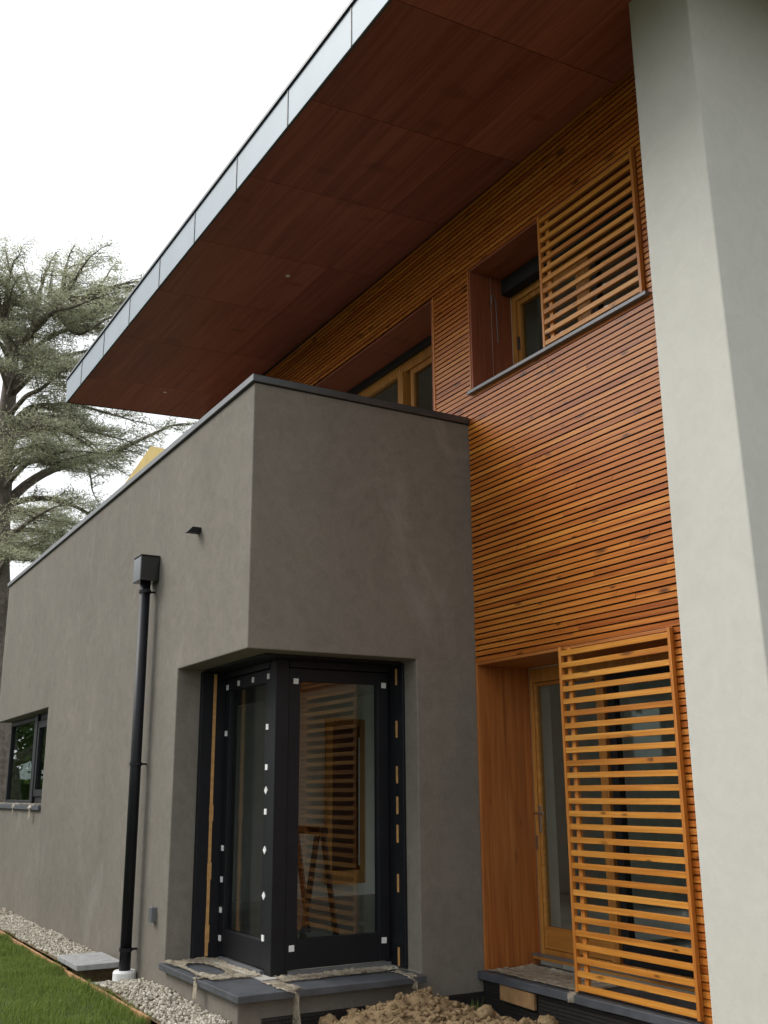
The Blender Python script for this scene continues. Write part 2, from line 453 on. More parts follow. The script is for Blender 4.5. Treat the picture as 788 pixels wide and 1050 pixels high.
# ---- roof
def zs(x, y): return 6.577 - .0109 * (x + 13.4) + (y - 2.9) * .05     # underside of the eaves
RX0, RX1, RY0, RY1 = -13.45, -2.3, 2.9, 9.6
def slab(bm, x0, x1, y0, y1, d0, d1):
    hexa(bm, [V((x, y, zs(x, y) + d)) for x in (x0, x1) for y in (y0, y1) for d in (d0, d1)])
bm = bmesh.new(); slab(bm, RX0 + .02, RX1 - .02, RY0 + .02, RY1, .022, .30)
roof = hpart('roof', bm, 'dark_metal')
bm = bmesh.new()
xj = [RX0 + .012, -12.37, -10.95, -9.62, -8.42, -7.2, -6.03, -4.83, -3.63, RX1 - .012]
for a, b in zip(xj, xj[1:]):
    slab(bm, a + .003, b - .003, RY0 + .014, 4.3, 0, .02); slab(bm, a + .003, b - .003, 4.304, RY1, 0, .02)
hpart('soffit', bm, 'soffit', roof)
bm = bmesh.new()
xf = [RX0] + [-12.65 + 1.043 * i for i in range(12)]
xf = [x for x in xf if x < RX1 - .3] + [RX1]
for a, b in zip(xf, xf[1:]):
    slab(bm, a + .002, b - .002, RY0 - .004, RY0 + .012, -.012, .315)
    box_z = None
hpart('fascia', bm, 'zinc', roof, bevel=.002)
bm = bmesh.new()
for x in xf[1:-1]: slab(bm, x - .007, x + .007, RY0 - .009, RY0 - .0045, -.010, .314)      # standing joints
slab(bm, RX0 - .01, RX1 + .01, RY0 - .022, RY0 + .10, .318, .345)
slab(bm, RX0 + .0, RX1, RY0 + .0125, RY0 + .0135, -.02, .02)
slab(bm, RX0 - .004, RX0 + .012, RY0 + .013, RY1, -.006, .317)
slab(bm, RX1 - .012, RX1 + .004, RY0 + .013, RY1, -.006, .317)
hpart('roof_edge_trim', bm, 'dark_metal', roof)
for x, y in ((-12.55, 3.98), (-8.75, 4.0)):
    bm = bmesh.new(); z = zs(x, y)
    tube(bm, [(x, y, z - .006), (x, y, z + .01)], [.024, .02], 16)
    hpart('downlight', bm, 'white', roof)

# ---- windows ------------------------------------------------------------------
def frame_xz(x0, x1, y0, y1, z0, z1, w, wb=None):
    wb = wb or w
    return [(x0, x0 + w, y0, y1, z0, z1), (x1 - w, x1, y0, y1, z0, z1),
            (x0 + w, x1 - w, y0 + .001, y1 - .001, z1 - w, z1), (x0 + w, x1 - w, y0 + .001, y1 - .001, z0, z0 + wb)]
def frame_yz(x0, x1, y0, y1, z0, z1, w, wb=None):
    wb = wb or w
    return [(x0, x1, y0, y0 + w, z0, z1), (x0, x1, y1 - w, y1, z0, z1),
            (x0 + .001, x1 - .001, y0 + w, y1 - w, z1 - w, z1), (x0 + .001, x1 - .001, y0 + w, y1 - w, z0, z0 + wb)]

# corner window: two fixed sides meeting at a post, set back 0.4 m
SX, SY, SZ0, SZ1 = -7.27, 3.295, .21, 2.46
cw = hbox('corner_window', [(SX - .10, SX + .012, SY - .012, SY + .10, SZ0, SZ1),
                            (-8.375, -8.305, 3.085, SY + .09, SZ0, SZ1 - .004),        # lining, left
                            (SX - .09, -7.055, 4.285, 4.32, SZ0, SZ1 - .004),        # lining, right
                            (-8.305, SX - .101, SY - .02, SY + .09, SZ1 - .055, SZ1 - .001),
                            (SX - .09, SX + .02, SY + .101, 4.284, SZ1 - .055, SZ1 - .001)], 'anthracite', bevel=.004,
          label='anthracite corner window with white packing tabs on its frame')
hbox('head_lining', [(-8.30, SX - .004, 3.10, SY - .025, SZ1 - .003, SZ1 + .012), (SX - .0, -7.06, 3.10, 4.28, SZ1 - .003, SZ1 + .012)], 'anthracite', cw)
hbox('sash', frame_xz(-8.30, SX - .105, SY + .0, SY + .07, SZ0 + .03, SZ1 - .06, .10, .19), 'anthracite', cw, bevel=.004)
hbox('sash', frame_yz(SX - .07, SX - .0, SY + .105, 4.28, SZ0 + .03, SZ1 - .06, .095, .20), 'anthracite', cw, bevel=.004)
hbox('pane', [(-8.21, SX - .195, SY + .03, SY + .036, SZ0 + .21, SZ1 - .15)], 'glass', cw)
hbox('pane', [(SX - .036, SX - .03, SY + .19, 4.195, SZ0 + .22, SZ1 - .145)], 'glass', cw)
hbox('threshold', [(-8.20, SX - .12, SY - .035, SY - .003, SZ0 - .01, SZ0 + .026)], 'sill_metal', cw, bevel=.003)
hbox('threshold', [(SX + .003, SX + .035, SY + .12, 4.27, SZ0 - .01, SZ0 + .026)], 'sill_metal', cw, bevel=.003)
# white tabs
t = .021
def tab_left(x, z, d=False):
    bm = bmesh.new(); y1 = SY - .0125 if x > SX - .11 else SY - .001
    box(bm, -t, t, -.006, 0, -t, t)
    if d: bmesh.ops.rotate(bm, verts=bm.verts, cent=(0, 0, 0), matrix=Matrix.Rotation(math.radians(45), 3, 'Y'))
    bmesh.ops.translate(bm, verts=bm.verts, vec=(x, y1, z)); hpart('packing_tab', bm, 'white', cw)
def tab_right(y, z):
    bm = bmesh.new(); box(bm, .001, .006, -t, t, -t, t); bmesh.ops.rotate(bm, verts=bm.verts, cent=(0, 0, 0), matrix=Matrix.Rotation(random.uniform(-.06, .06), 3, 'X'))
    bmesh.ops.translate(bm, verts=bm.verts, vec=(SX, y, z)); hpart('packing_tab', bm, 'white', cw)
xs_ = SX - .15
for z, d in ((1.96, 0), (1.66, 0), (1.49, 1), (1.335, 0), (1.06, 1), (.74, 1), (.45, 0)): tab_left(xs_, z, d)
for z in (1.95, 1.04, .80, .57, .36): tab_left(-8.262, z)
for x, z in ((-8.262, 2.33), (-8.02, 2.345), (-7.72, 2.345), (xs_, 2.345)): tab_left(x, z)
for y, z in ((3.455, 2.30), (4.235, 2.30), (3.45, .385), (4.225, .385)): tab_right(y, z)
# bare-wood strips and hinge patches on the linings
hbox('wood_strip', [(-8.304, -8.298, 3.185, 3.21, SZ0 + .02, 2.44)], 'bare_wood', cw, label='long strip of bare wood down the left lining')
for z in (.33, .80, 1.25): hbox('wood_patch', [(-8.297, -8.293, 3.18, 3.215, z, z + .13)], 'bare_wood', cw)
for z in (.28, .80, 1.16, 1.37, 1.60, 1.95, 2.36): hbox('wood_patch', [(-7.16, -7.135, 4.280, 4.284, z - .065, z + .065)], 'bare_wood', cw)
# slate sill, L-shaped
bm = bmesh.new()
cells(bm, [-8.34, -7.24, XC + .13], [YC - .055, 3.33, 4.27], [.158, .203], lambda x, y, z: y < 3.33 or x > -7.24)
bm.normal_update()
hpart('slate_sill', bm, 'slate', bevel=.004)

# far window of the extension, glazed round the end corner
fw = hbox('strip_window', [(-13.12, -13.02, 3.06, 3.12, 1.345, 2.48), (-14.42, -14.25, 3.03, 3.13, 1.345, 2.48), (-14.25, -13.12, 3.061, 3.119, 2.40, 2.479),
                           (-14.25, -13.12, 3.061, 3.119, 1.346, 1.43), (-16.12, -14.42, 3.062, 3.118, 2.42, 2.479), (-16.12, -14.42, 3.062, 3.118, 1.346, 1.39),
                           (-16.14, -16.08, 3.06, 3.12, 1.345, 2.478), (-16.13, -16.09, 3.121, 4.30, 2.42, 2.477), (-16.13, -16.09, 3.121, 4.30, 1.347, 1.39)],
          'anthracite', bevel=.004, label='anthracite strip window wrapping the far end of the extension')
hbox('sash', frame_xz(-14.245, -13.125, 3.04, 3.10, 1.44, 2.39, .085), 'anthracite', fw)
hbox('pane', [(-14.16, -13.21, 3.068, 3.074, 1.52, 2.31)], 'glass', fw)
hbox('pane', [(-16.08, -14.42, 3.09, 3.096, 1.39, 2.42)], 'glass', fw)
hbox('pane', [(-16.114, -16.108, 3.125, 4.30, 1.39, 2.42)], 'glass', fw)
for z in (2.22, 1.93): hbox('packing_tab', [(-13.20, -13.15, 3.030, 3.039, z - .02, z + .02)], 'white', fw)
bm = bmesh.new()
cells(bm, [XL - .03, -15.93, -13.01], [YC - .035, 3.16, 4.29], [1.285, 1.34], lambda x, y, z: y < 3.16 or x < -15.93)
hpart('slate_sill', bm, 'slate', bevel=.004)

# timber linings of the larch-side openings
def lining(x0, x1, z0, z1, ya, yb, mat='reveal'):
    ym = (ya + yb) / 2
    for b in ((x0, x0 + .024, ya, ym - .002, z0, z1), (x0, x0 + .021, ym + .002, yb, z0, z1), (x1 - .024, x1, ya, yb, z0, z1)):
        hbox('reveal_board', [b], mat, bevel=.003)
    hbox('reveal_head', [(x0 + .025, x1 - .025, ya + .003, yb, z1 - .024, z1)], mat + '_h', bevel=.003)
M['reveal_h'] = mat_wood('larch_reveal_head', 0, (.50, .20, .045), (.38, .125, .024), (.24, .065, .012))

# patio door, lower bay
ya = YF - .004
lining(OPX0 + .002, OPX1, .175, 2.474, ya, 5.385)
pd = hbox('patio_door', [(OPX0 + .0235, -6.805, 5.387, 5.45, .25, 2.445), (-6.805, -4.73, 5.387, 5.449, 2.33, 2.444), (-6.805, -4.73, 5.387, 5.449, .25, .29),
                         (-6.02, -5.945, 5.375, 5.449, .29, 2.33), (-4.83, -4.73, 5.372, 5.448, .29, 2.33)], 'pine', bevel=.004,
          label='pine patio door recessed behind the sliding slat screen')
hbox('leaf', frame_xz(-6.80, -6.025, 5.395, 5.445, .295, 2.325, .028, .16) , 'pine_h', pd, bevel=.003)
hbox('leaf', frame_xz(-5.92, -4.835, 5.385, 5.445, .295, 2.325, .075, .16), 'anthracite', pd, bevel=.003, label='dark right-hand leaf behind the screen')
hbox('pane', [(-6.772, -6.053, 5.415, 5.421, .456, 2.296)], 'glass', pd)
hbox('pane', [(-5.84, -4.915, 5.41, 5.416, .456, 2.248)], 'glass', pd)
bm = bmesh.new(); box(bm, -6.80, -6.772, 5.383, 5.394, 1.15, 1.36); box(bm, -6.793, -6.779, 5.345, 5.383, 1.29, 1.306); box(bm, -6.793, -6.68, 5.332, 5.346, 1.288, 1.308)
hpart('handle', bm, 'steel', pd, bevel=.003)
hbox('strike_plate', [(-6.835, -6.812, 5.380, 5.3855, 1.02, 1.13)], 'steel', pd)
hbox('weather_bar', [(OPX0 + .03, -4.73, 5.30, 5.369, .225, .25)], 'pine_h', pd, bevel=.004)
hbox('threshold', [(OPX0 + .03, -4.73, 5.29, 5.36, .2505, .262)], 'sill_metal', pd)
bm = bmesh.new(); box(bm, OPX0 + .003, OPX1 + .02, 4.80, 5.40, .118, .172)
bmesh.ops.subdivide_edges(bm, edges=bm.edges, cuts=6, use_grid_fill=True)
for v in bm.verts:
    if v.co.y < 4.81: v.co.y += .008 * noise.noise(v.co * 9); v.co.z += .005 * noise.noise(v.co * 7 + V((3, 1, 2)))
hpart('slate_sill', bm, 'slate', bevel=.004)

# upper casement
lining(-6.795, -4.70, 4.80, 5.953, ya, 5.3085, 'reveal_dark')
cs = hbox('casement_window', [(-6.773, -6.71, 5.31, 5.40, 4.82, 5.82), (-6.71, -4.73, 5.311, 5.399, 5.72, 5.82), (-6.71, -4.73, 5.311, 5.399, 4.82, 4.88),
                              (-5.86, -5.73, 5.30, 5.399, 4.88, 5.70), (-4.83, -4.73, 5.311, 5.399, 4.88, 5.70)], 'pine', bevel=.004,
          label='pine casement window half covered by the upper slat screen')
hbox('sash', frame_xz(-6.705, -5.865, 5.32, 5.38, 4.885, 5.715, .045), 'pine', cs, bevel=.003)
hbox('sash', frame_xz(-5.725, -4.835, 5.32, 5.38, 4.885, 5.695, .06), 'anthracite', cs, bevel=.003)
hbox('pane', [(-6.66, -5.91, 5.35, 5.356, 4.93, 5.67)], 'glass', cs)
hbox('pane', [(-5.665, -4.895, 5.35, 5.356, 4.945, 5.635)], 'glass', cs)
hbox('blind_box', [(-6.768, -4.73, 5.20, 5.305, 5.78, 5.925)], 'black', cs, bevel=.006)
bm = bmesh.new(); tube(bm, [(-6.74, 5.06, 5.62), (-6.72, 5.06, 5.72), (-6.74, 5.09, 5.745), (-6.76, 5.13, 5.70), (-6.76, 5.14, 5.3)], .004, 6); hpart('cable', bm, 'sill_metal', cs)
for x, z in ((-6.69, 5.30),): hbox('handle', [(x, x + .02, 5.29, 5.318, z - .06, z + .06)], 'steel', cs)
hbox('metal_sill', [(-6.815, -4.665, 4.825, 5.31, 4.766, 4.797)], 'sill_metal', bevel=.004)

# terrace window behind the parapet
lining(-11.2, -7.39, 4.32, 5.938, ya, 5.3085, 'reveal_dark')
tw = hbox('terrace_window', [(-8.72, -8.62, 5.28, 5.40, 4.33, 5.74), (-11.15, -8.72, 5.311, 5.399, 5.74, 5.89), (-8.72, -7.42, 5.312, 5.398, 5.741, 5.89)], 'pine', bevel=.004,
          label='pine terrace window seen over the parapet')
hbox('blind_box', [(-11.15, -7.42, 5.25, 5.305, 5.845, 5.91)], 'black', tw, bevel=.006)
hbox('sash', frame_xz(-8.54, -7.42, 5.33, 5.39, 4.34, 5.735, .06), 'pine', tw, bevel=.003)
hbox('pane', [(-8.48, -7.48, 5.352, 5.358, 4.40, 5.675)], 'glass', tw)
hbox('pane', [(-11.15, -8.72, 5.352, 5.358, 4.33, 5.74)], 'glass', tw)
for x, z in ((-7.60, 5.46), (-7.60, 5.40), (-7.66, 5.22), (-7.66, 5.02), (-9.5, 5.0), (-9.9, 5.06), (-9.3, 5.0)):
    hbox('packing_tab', [(x - .014, x + .014, 5.345, 5.351, z - .014, z + .014)], 'white', tw)
# thin corner trims beside the openings
hbox('corner_trim', [(-7.388, -7.366, YF - .008, YF + .034, 4.58, 5.94)], 'larch_v', bevel=.003)
hbox('corner_trim', [(-6.815, -6.797, YF - .008, YF + .034, 4.80, 5.95)], 'larch_v', bevel=.003)

# ---- sliding slat screens
def screen(x0, x1, z0, z1, y, sl, st):
    bm = bmesh.new(); z = z0 + .012
    while z + .0375 < z1 + .004:
        dz = random.uniform(-.002, .002)
        box(bm, x0 + st + .0005, x1 - st - .0005, y + .003, y + .028, z + dz, z + .0375 + dz); z += sl
    s = hpart('slat_screen', bm, 'larch_screen', bevel=.002)
    hbox('stile', [(x0, x0 + st, y, y + .032, z0, z1)], 'larch_screen_v', s, bevel=.003)
    hbox('stile', [(x1 - st, x1, y, y + .032, z0, z1)], 'larch_screen_v', s, bevel=.003)
    hbox('batten', [(x0 + st + .04, x0 + st + .078, y + .029, y + .05, z0 + .01, z1 - .01)], 'larch_screen_v', s)
    return s
s1 = screen(-5.79, -4.695, .185, 2.468, YF - .036, .0848, .026)
s1['label'] = 'tall sliding slat screen over the patio door'
s2 = screen(-5.785, -4.70, 4.802, 5.945, YF - .034, .0885, .026)
s2['label'] = 'short sliding slat screen over the upper window'
for x in (-5.62, -5.12):
    for i in range(3): hbox('steel_clip', [(x, x + .035, YF + .003, YF + .015, 4.84 + .177 * i, 4.875 + .177 * i)], 'steel', s2)

# ---- inside: floor finish and a door in the room behind
hbox('interior_floor', [(-12.1, -7.18, 3.19, 8.95, .201, .21)], 'floor')
idr = hbox('interior_door', frame_yz(-13.046, -12.98, 6.66, 7.26, .27, 2.45, .085, .17), 'pine')
hbox('pane', [(-13.02, -13.014, 6.75, 7.17, .445, 2.36)], 'black', idr)
hbox('white_strip', [(-12.979, -12.972, 7.15, 7.168, .5, 2.2)], 'white', idr)  # narrow white strip along the edge of the dark pane

# ------------------------------------------------------------------ loose things at the house
tr = empty('trestle', (-9.0, 4.42, .21)); tag(tr, 'dark wooden trestle standing inside behind the corner window', 'trestle')
def T(o): return H(o, tr)
bpy.context.view_layer.update()
T(boxes('beam', [(-9.35, -8.65, 4.37, 4.45, 1.10, 1.17)], 'dark_wood'))
for sx in (-9.28, -8.72):
    for sy in (-1, 1):
        bm = bmesh.new(); tube(bm, [(sx, 4.41 + sy * .03, 1.1), (sx, 4.41 + sy * .17, .212)], .03, 4); T(link('leg', bm, 'dark_wood'))

bm = bmesh.new()
poly = [(-11.75, 4.955), (-10.62, 5.17), (-10.15, 5.0), (-10.3, 4.32), (-11.5, 4.32)]
fa = [bm.verts.new((x, 3.24, z)) for x, z in poly]; fb = [bm.verts.new((x, 3.265 + .02 * (z - 4.3), z)) for x, z in poly]
bm.faces.new(fa); bm.faces.new(fb[::-1])
for k_ in range(5): bm.faces.new((fa[k_], fb[k_], fb[(k_ + 1) % 5], fa[(k_ + 1) % 5]))
bmesh.ops.recalc_face_normals(bm, faces=bm.faces)
tag(link('board', bm, 'yellow'), 'yellow board leaning up behind the grey parapet', 'board')

def film(name, pts, w, seed, drop=None):
    """crumpled strip of plastic along a polyline"""
    rn = random.Random(seed); bm = bmesh.new(); rows = []
    P = [V(p) for p in pts]; dense = []
    for a, b in zip(P, P[1:]):
        n = max(2, int((b - a).length / .02))
        dense += [a.lerp(b, i / n) for i in range(n)]
    dense.append(P[-1]); m = 9
    for i, p in enumerate(dense):
        t = (dense[min(i + 1, len(dense) - 1)] - dense[max(i - 1, 0)]).normalized()
        s = t.cross(V((0, 0, 1)))
        if s.length < .2: s = V((1, 0, 0))
        s.normalize()
        ww = w * (.75 + .5 * noise.noise(p * 6 + V((seed, 0, 0))))
        row = []
        for k in range(m):
            u = (k / (m - 1) - .5)
            q = p + s * (u * ww)
            q.z += abs(noise.noise(q * 22 + V((0, seed, 0)))) * .016 + abs(noise.noise(q * 60)) * .008
            row.append(bm.verts.new(q))
        rows.append(row)
    for A, B in zip(rows, rows[1:]):
        for k in range(m - 1): bm.faces.new((A[k], A[k + 1], B[k + 1], B[k]))
    return bm
zt = .222
def film_obj(bms, label, mat='film'):
    bm = bmesh.new()
    for b in bms:
        me = bpy.data.meshes.new('t'); b.to_mesh(me); b.free(); bm.from_mesh(me); bpy.data.meshes.remove(me)
    o = link('protective_film', bm, mat, smooth=True)
    md = o.modifiers.new('solid', 'SOLIDIFY'); md.thickness = .0015
    return tag(o, label, 'plastic film')
def sheet(x0, x1, y0, y1, z, nx, ny, seed, holes=(), amp=.02, ragged=.03):
    bm = bmesh.new(); g = {}
    for i in range(nx + 1):
        for j in range(ny + 1):
            x = x0 + (x1 - x0) * i / nx; y = y0 + (y1 - y0) * j / ny
            q = V((x * 5, y * 5, seed))
            m = min(x - x0, x1 - x, y - y0, y1 - y) - ragged * (1 + 1.6 * noise.noise(q))
            for hx, hy, ra, rb in holes:
                e = math.hypot((x - hx) / ra, (y - hy) / rb) + .22 * noise.noise(q * 1.3)
                m = min(m, (e - 1) * min(ra, rb))
            if m < 0: continue
            edge = max(0, 1 - m / .05)
            zz = z + amp * (.25 + 1.6 * edge) * abs(noise.noise(q * 3.2)) + .5 * amp * abs(noise.noise(q * 8)) + .012 * edge
            g[i, j] = bm.verts.new((x, y, zz))
    for (i, j) in list(g):
        c = [g.get(k) for k in ((i, j), (i + 1, j), (i + 1, j + 1), (i, j + 1))]
        if all(c): bm.faces.new(c)
    return bm
zs_ = .206
film_obj([sheet(-8.32, -7.28, 2.825, 3.27, zs_, 140, 60, 1.3, ((-7.80, 3.0, .30, .095),), .011),
          film('f', [(-7.52, 2.90, zs_), (-7.5, 2.82, zs_), (-7.49, 2.808, .07)], .10, 9)],
         'dusty plastic film crumpled in a ring on the left of the corner sill')
film_obj([sheet(-7.22, -6.98, 3.25, 4.22, zs_, 30, 110, 4.1, (), .013, .02),
          film('f', [(-7.12, 3.22, zs_), (-6.90, 3.22, zs_), (-6.735, 3.23, zs_), (-6.722, 3.24, -.02)], .15, 5),
          film('f', [(-7.02, 4.16, zs_), (-6.80, 4.16, zs_), (-6.735, 4.16, .2), (-6.728, 4.16, .12)], .12, 6)],
         'dusty plastic film strip along the right of the corner sill with a hanging flap')
film_obj([film('f', [(-15.9, 2.93, 1.345), (-14.6, 2.95, 1.345), (-13.3, 2.94, 1.345)], .16, 7),
          film('f', [(-14.4, 2.86, 1.345), (-14.38, 2.83, 1.30), (-14.38, 2.83, 1.22)], .10, 8),
          film('f', [(-13.4, 2.86, 1.345), (-13.38, 2.83, 1.30), (-13.38, 2.83, 1.17)], .10, 12)],
         'pale plastic film hanging over the sill of the far strip window')
film_obj([sheet(-6.80, -5.75, 4.815, 5.29, .176, 110, 50, 7.7, (), .009, .02),
          film('f', [(-5.82, 4.86, .176), (-5.78, 4.79, .172), (-5.77, 4.785, .12)], .10, 11)],
         'dusty plastic film lying on the slate sill of the patio door')

# drainage membrane and offcut under the patio sill
boxes_m = [(-6.862, -3.36, 4.846, 4.862, -.45, .105)]
tag(boxes('drainage_membrane', boxes_m, 'dimple'), 'black dimpled drainage sheet under the patio sill', 'membrane')
tag(boxes('drainage_membrane', [(XC + .004, XC + .016, 3.05, 4.84, -.45, .03)], 'dimple'), 'black dimpled drainage sheet at the foot of the dark extension wall', 'membrane')
bm = bmesh.new(); box(bm, -6.62, -6.22, 4.815, 4.84, .005, .112)
bmesh.ops.rotate(bm, verts=bm.verts, cent=(-6.4, 4.83, .05), matrix=Matrix.Rotation(math.radians(1.5), 3, 'Y'))
tag(link('timber_offcut', bm, 'offcut', bevel=.004), 'bare timber offcut wedged under the left end of the patio sill', 'timber')

# ------------------------------------------------------------------ ground
def struct(o): o['kind'] = 'structure'; return o
bm = bmesh.new(); v = [bm.verts.new((x, y, -.52)) for x, y in ((-400, -400), (400, -400), (400, 400), (-400, 400))]; bm.faces.new(v)
struct(link('ground', bm, 'lawn'))
bm = bmesh.new()
cells(bm, [-90, -16.6, -7.35, 40], [-90, 2.46, 9.4, 90], [-.515, -.03], lambda x, y, z: (x < -7.35 and y < 2.46) or x < -16.6 or y > 9.4 or y < -1.5)
struct(link('lawn', bm, 'lawn'))
# soil in front of the right-hand bay, with the trench along the wall
def soil_h(x, y):
    h = -.06
    h += .120 * math.exp(-(((x + 6.2) / .6) ** 2 + ((y - 3.98) / .42) ** 2))
    h += .165 * math.exp(-(((x + 5.35) / .5) ** 2 + ((y - 4.05) / .36) ** 2))
    h += .10 * math.exp(-(((x + 6.55) / .28) ** 2 + ((y - 4.05) / .42) ** 2))
    h += .09 * math.exp(-(((x + 6.3) / .3) ** 2 + ((y - 3.45) / .3) ** 2))
    tr_ = max(0, min(1, (y - 4.45) / .3)); h = h * (1 - tr_) + (-.30) * tr_
    tl = max(0, min(1, (-6.55 - x) / .25)); h -= .05 * tl
    n = noise.noise(V((x, y, 0)) * 6) * .035 + noise.noise(V((x, y, 4)) * 15) * .03 + abs(noise.noise(V((x, y, 9)) * 34)) * .03 + noise.noise(V((x, y, 2)) * 75) * .008
    return h + n
bm = bmesh.new(); gx, gy = 210, 150; gr = []
for i in range(gx + 1):
    row = []
    for j in range(gy + 1):
        x = -6.855 + (4.0) * i / gx; y = 2.2 + (4.845 - 2.2) * j / gy
        row.append(bm.verts.new((x, y, soil_h(x, y))))
    gr.append(row)
for i in range(gx):
    for j in range(gy): bm.faces.new((gr[i][j], gr[i + 1][j], gr[i + 1][j + 1], gr[i][j + 1]))
struct(link('soil', bm, 'soil', smooth=True))
bm = bmesh.new(); cells(bm, [-7.35, 0, 12], [-1.5, 2.2, 4.8], [-.51, -.09], lambda x, y, z: y < 2.2 or x > 0)
struct(link('bare_soil', bm, 'soil'))
# clods on the heap
def clod(seed, r):
    bm = bmesh.new(); bmesh.ops.create_icosphere(bm, subdivisions=3, radius=r)
    for v in bm.verts:
        d = v.co.normalized(); v.co *= 1 + .34 * noise.noise(d * 1.8 + V((seed, 0, 0))) + .22 * noise.noise(d * 4 + V((0, seed, 0))) + .12 * noise.noise(d * 9 + V((0, 0, seed)))
        v.co.z *= .82
    return bm
CL = [(-6.72, 4.16, .075, 'largest round soil clod at the left top of the heap, close to the grey wall'),
      (-6.62, 3.42, .065, 'round soil clod low on the heap below the corner sill'),
      (-6.64, 3.62, .045, 'small soil clod beside the round one below the corner sill'),
      (-5.62, 4.30, .05, 'soil clod on the crest near the patio sill'),
      (-5.42, 4.28, .06, 'soil clod at the right end of the heap, under the screen'),
      (-5.98, 4.20, .04, 'small soil clod on top of the heap'),
      (-5.72, 4.05, .055, 'soil clod on the right slope of the heap'),
      (-6.35, 4.25, .035, 'tiny soil clod on the heap near the wall corner')]
for i, (x, y, r, lab) in enumerate(CL):
    o = link('soil_clod', clod(i * 3.7, r), 'soil', smooth=True); o.location = (x, y, soil_h(x, y) + r * .45)
    tag(o, lab, 'clod', 'soil clods on the heap')
# loose crumbs
bm = bmesh.new(); rn = random.Random(77)
for i in range(1500):
    x = rn.gauss(-5.95, .55); y = rn.gauss(4.0, .33)
    if not (-6.84 < x < -4.9 and 2.9 < y < 4.5): continue
    r = .006 + .022 * rn.random() ** 3.5; c = V((x, y, soil_h(x, y) + r * .3)); vs = []
    b2 = bmesh.new(); bmesh.ops.create_icosphere(b2, subdivisions=1, radius=r)
    vm = {}
    for v in b2.verts: vm[v.index] = bm.verts.new(c + V((v.co.x * rn.uniform(.6, 1.4), v.co.y * rn.uniform(.6, 1.4), v.co.z * rn.uniform(.5, 1.2))))
    for f in b2.faces: bm.faces.new([vm[v.index] for v in f.verts])
    b2.free()
tag(link('soil_crumbs', bm, 'soil'), 'loose soil crumbs strewn over the heap', 'soil', kind='stuff')
# weeds by the wall corner
for i, (x, y) in enumerate(((-6.62, 4.55), (-6.45, 4.5))):
    bm = bmesh.new(); rn = random.Random(i)
    for k in range(16):
        a = rn.uniform(0, math.tau); l = rn.uniform(.06, .16); b0 = V((x + rn.uniform(-.04, .04), y + rn.uniform(-.04, .04), soil_h(x, y) - .01))
        tip = b0 + V((math.cos(a) * l * .5, math.sin(a) * l * .5, l)); s = V((-math.sin(a), math.cos(a), 0)) * .004
        bm.faces.new([bm.verts.new(q) for q in (b0 - s, b0 + s, tip)])
    tag(link('weed', bm, 'grass'), ('thin weed tuft against the grey wall behind the soil heap', 'thin weed tuft on the soil near the patio sill')[i], 'weed', 'weeds on the soil')

# gravel strip
def grav_h(x, y):
    h = .045 if x < -9.55 else -.03
    if -9.55 <= x < -8.85: h = -.15
    if x >= -8.85: h = .0 + .03 * math.exp(-((x + 8.3) / .5) ** 2)
    return h + .012 * noise.noise(V((x * 3, y * 3, 0)))
bm = bmesh.new()
gx = 240
for_rows = []
for i in range(gx + 1):
    x = -16.6 + (16.6 - 6.95) * i / gx
    for_rows.append([bm.verts.new((x, y, grav_h(x, y) - .012)) for y in (2.478, 2.60, 2.75, 2.885)])
for A, B in zip(for_rows, for_rows[1:]):
    for k in range(3): bm.faces.new((A[k], B[k], B[k + 1], A[k + 1]))
struct(link('gravel_bed', bm, 'soil'))
bm = bmesh.new()
rn = random.Random(5)
ico = bmesh.new(); bmesh.ops.create_icosphere(ico, subdivisions=1, radius=1)
iv = [v.co.copy() for v in ico.verts]; ifc = [[v.index for v in f.verts] for f in ico.faces]; ico.free()
def pebble(bm, c, r):
    M3 = Matrix.Rotation(rn.uniform(0, 6.28), 3, V((rn.uniform(-1, 1), rn.uniform(-1, 1), rn.uniform(-1, 1))).normalized())
    s = V((r * rn.uniform(.8, 1.35), r * rn.uniform(.7, 1.1), r * rn.uniform(.5, .85)))
    vs = []
    for co in iv:
        q = V((co.x * s.x, co.y * s.y, co.z * s.z)) * rn.uniform(.85, 1.12); q = M3 @ q; vs.append(bm.verts.new(c + q))
    for f in ifc: bm.faces.new([vs[i] for i in f])
for i in range(8600):
    x = -13.9 + rn.random() ** 1.1 * 7.1 if i < 7600 else rn.uniform(-16.5, -13.5)
    x = min(x, -6.9); y = rn.uniform(2.488, 2.875)
    if x > -6.95: continue
    if -9.95 < x < -8.98 and rn.random() > (.8 if x > -9.4 else 0): continue
    pebble(bm, V((x, y, grav_h(x, y) + rn.uniform(-.006, .010))), rn.uniform(.008, .017))
for i in range(260): 
    x = rn.uniform(-7.1, -6.6); y = rn.uniform(2.3, 2.8); pebble(bm, V((x, y, -.02 + rn.uniform(-.01, .02))), rn.uniform(.008, .016))
tag(link('gravel', bm, 'stones'), 'pale gravel strip along the foot of the grey wall', 'gravel', kind='stuff')
bm = bmesh.new(); box(bm, -9.92, -9.26, 2.44, 2.83, .055, .10)
tag(link('paving_slab', bm, 'concrete', bevel=.006), 'grey concrete slab on the gravel left of the downpipe', 'slab')
bm = bmesh.new(); box(bm, -9.14, -9.0, 2.52, 2.70, -.06, -.02)
tag(link('paving_slab', bm, 'concrete', bevel=.006), 'small sunken slab piece in the dark pit by the pipe foot', 'slab')
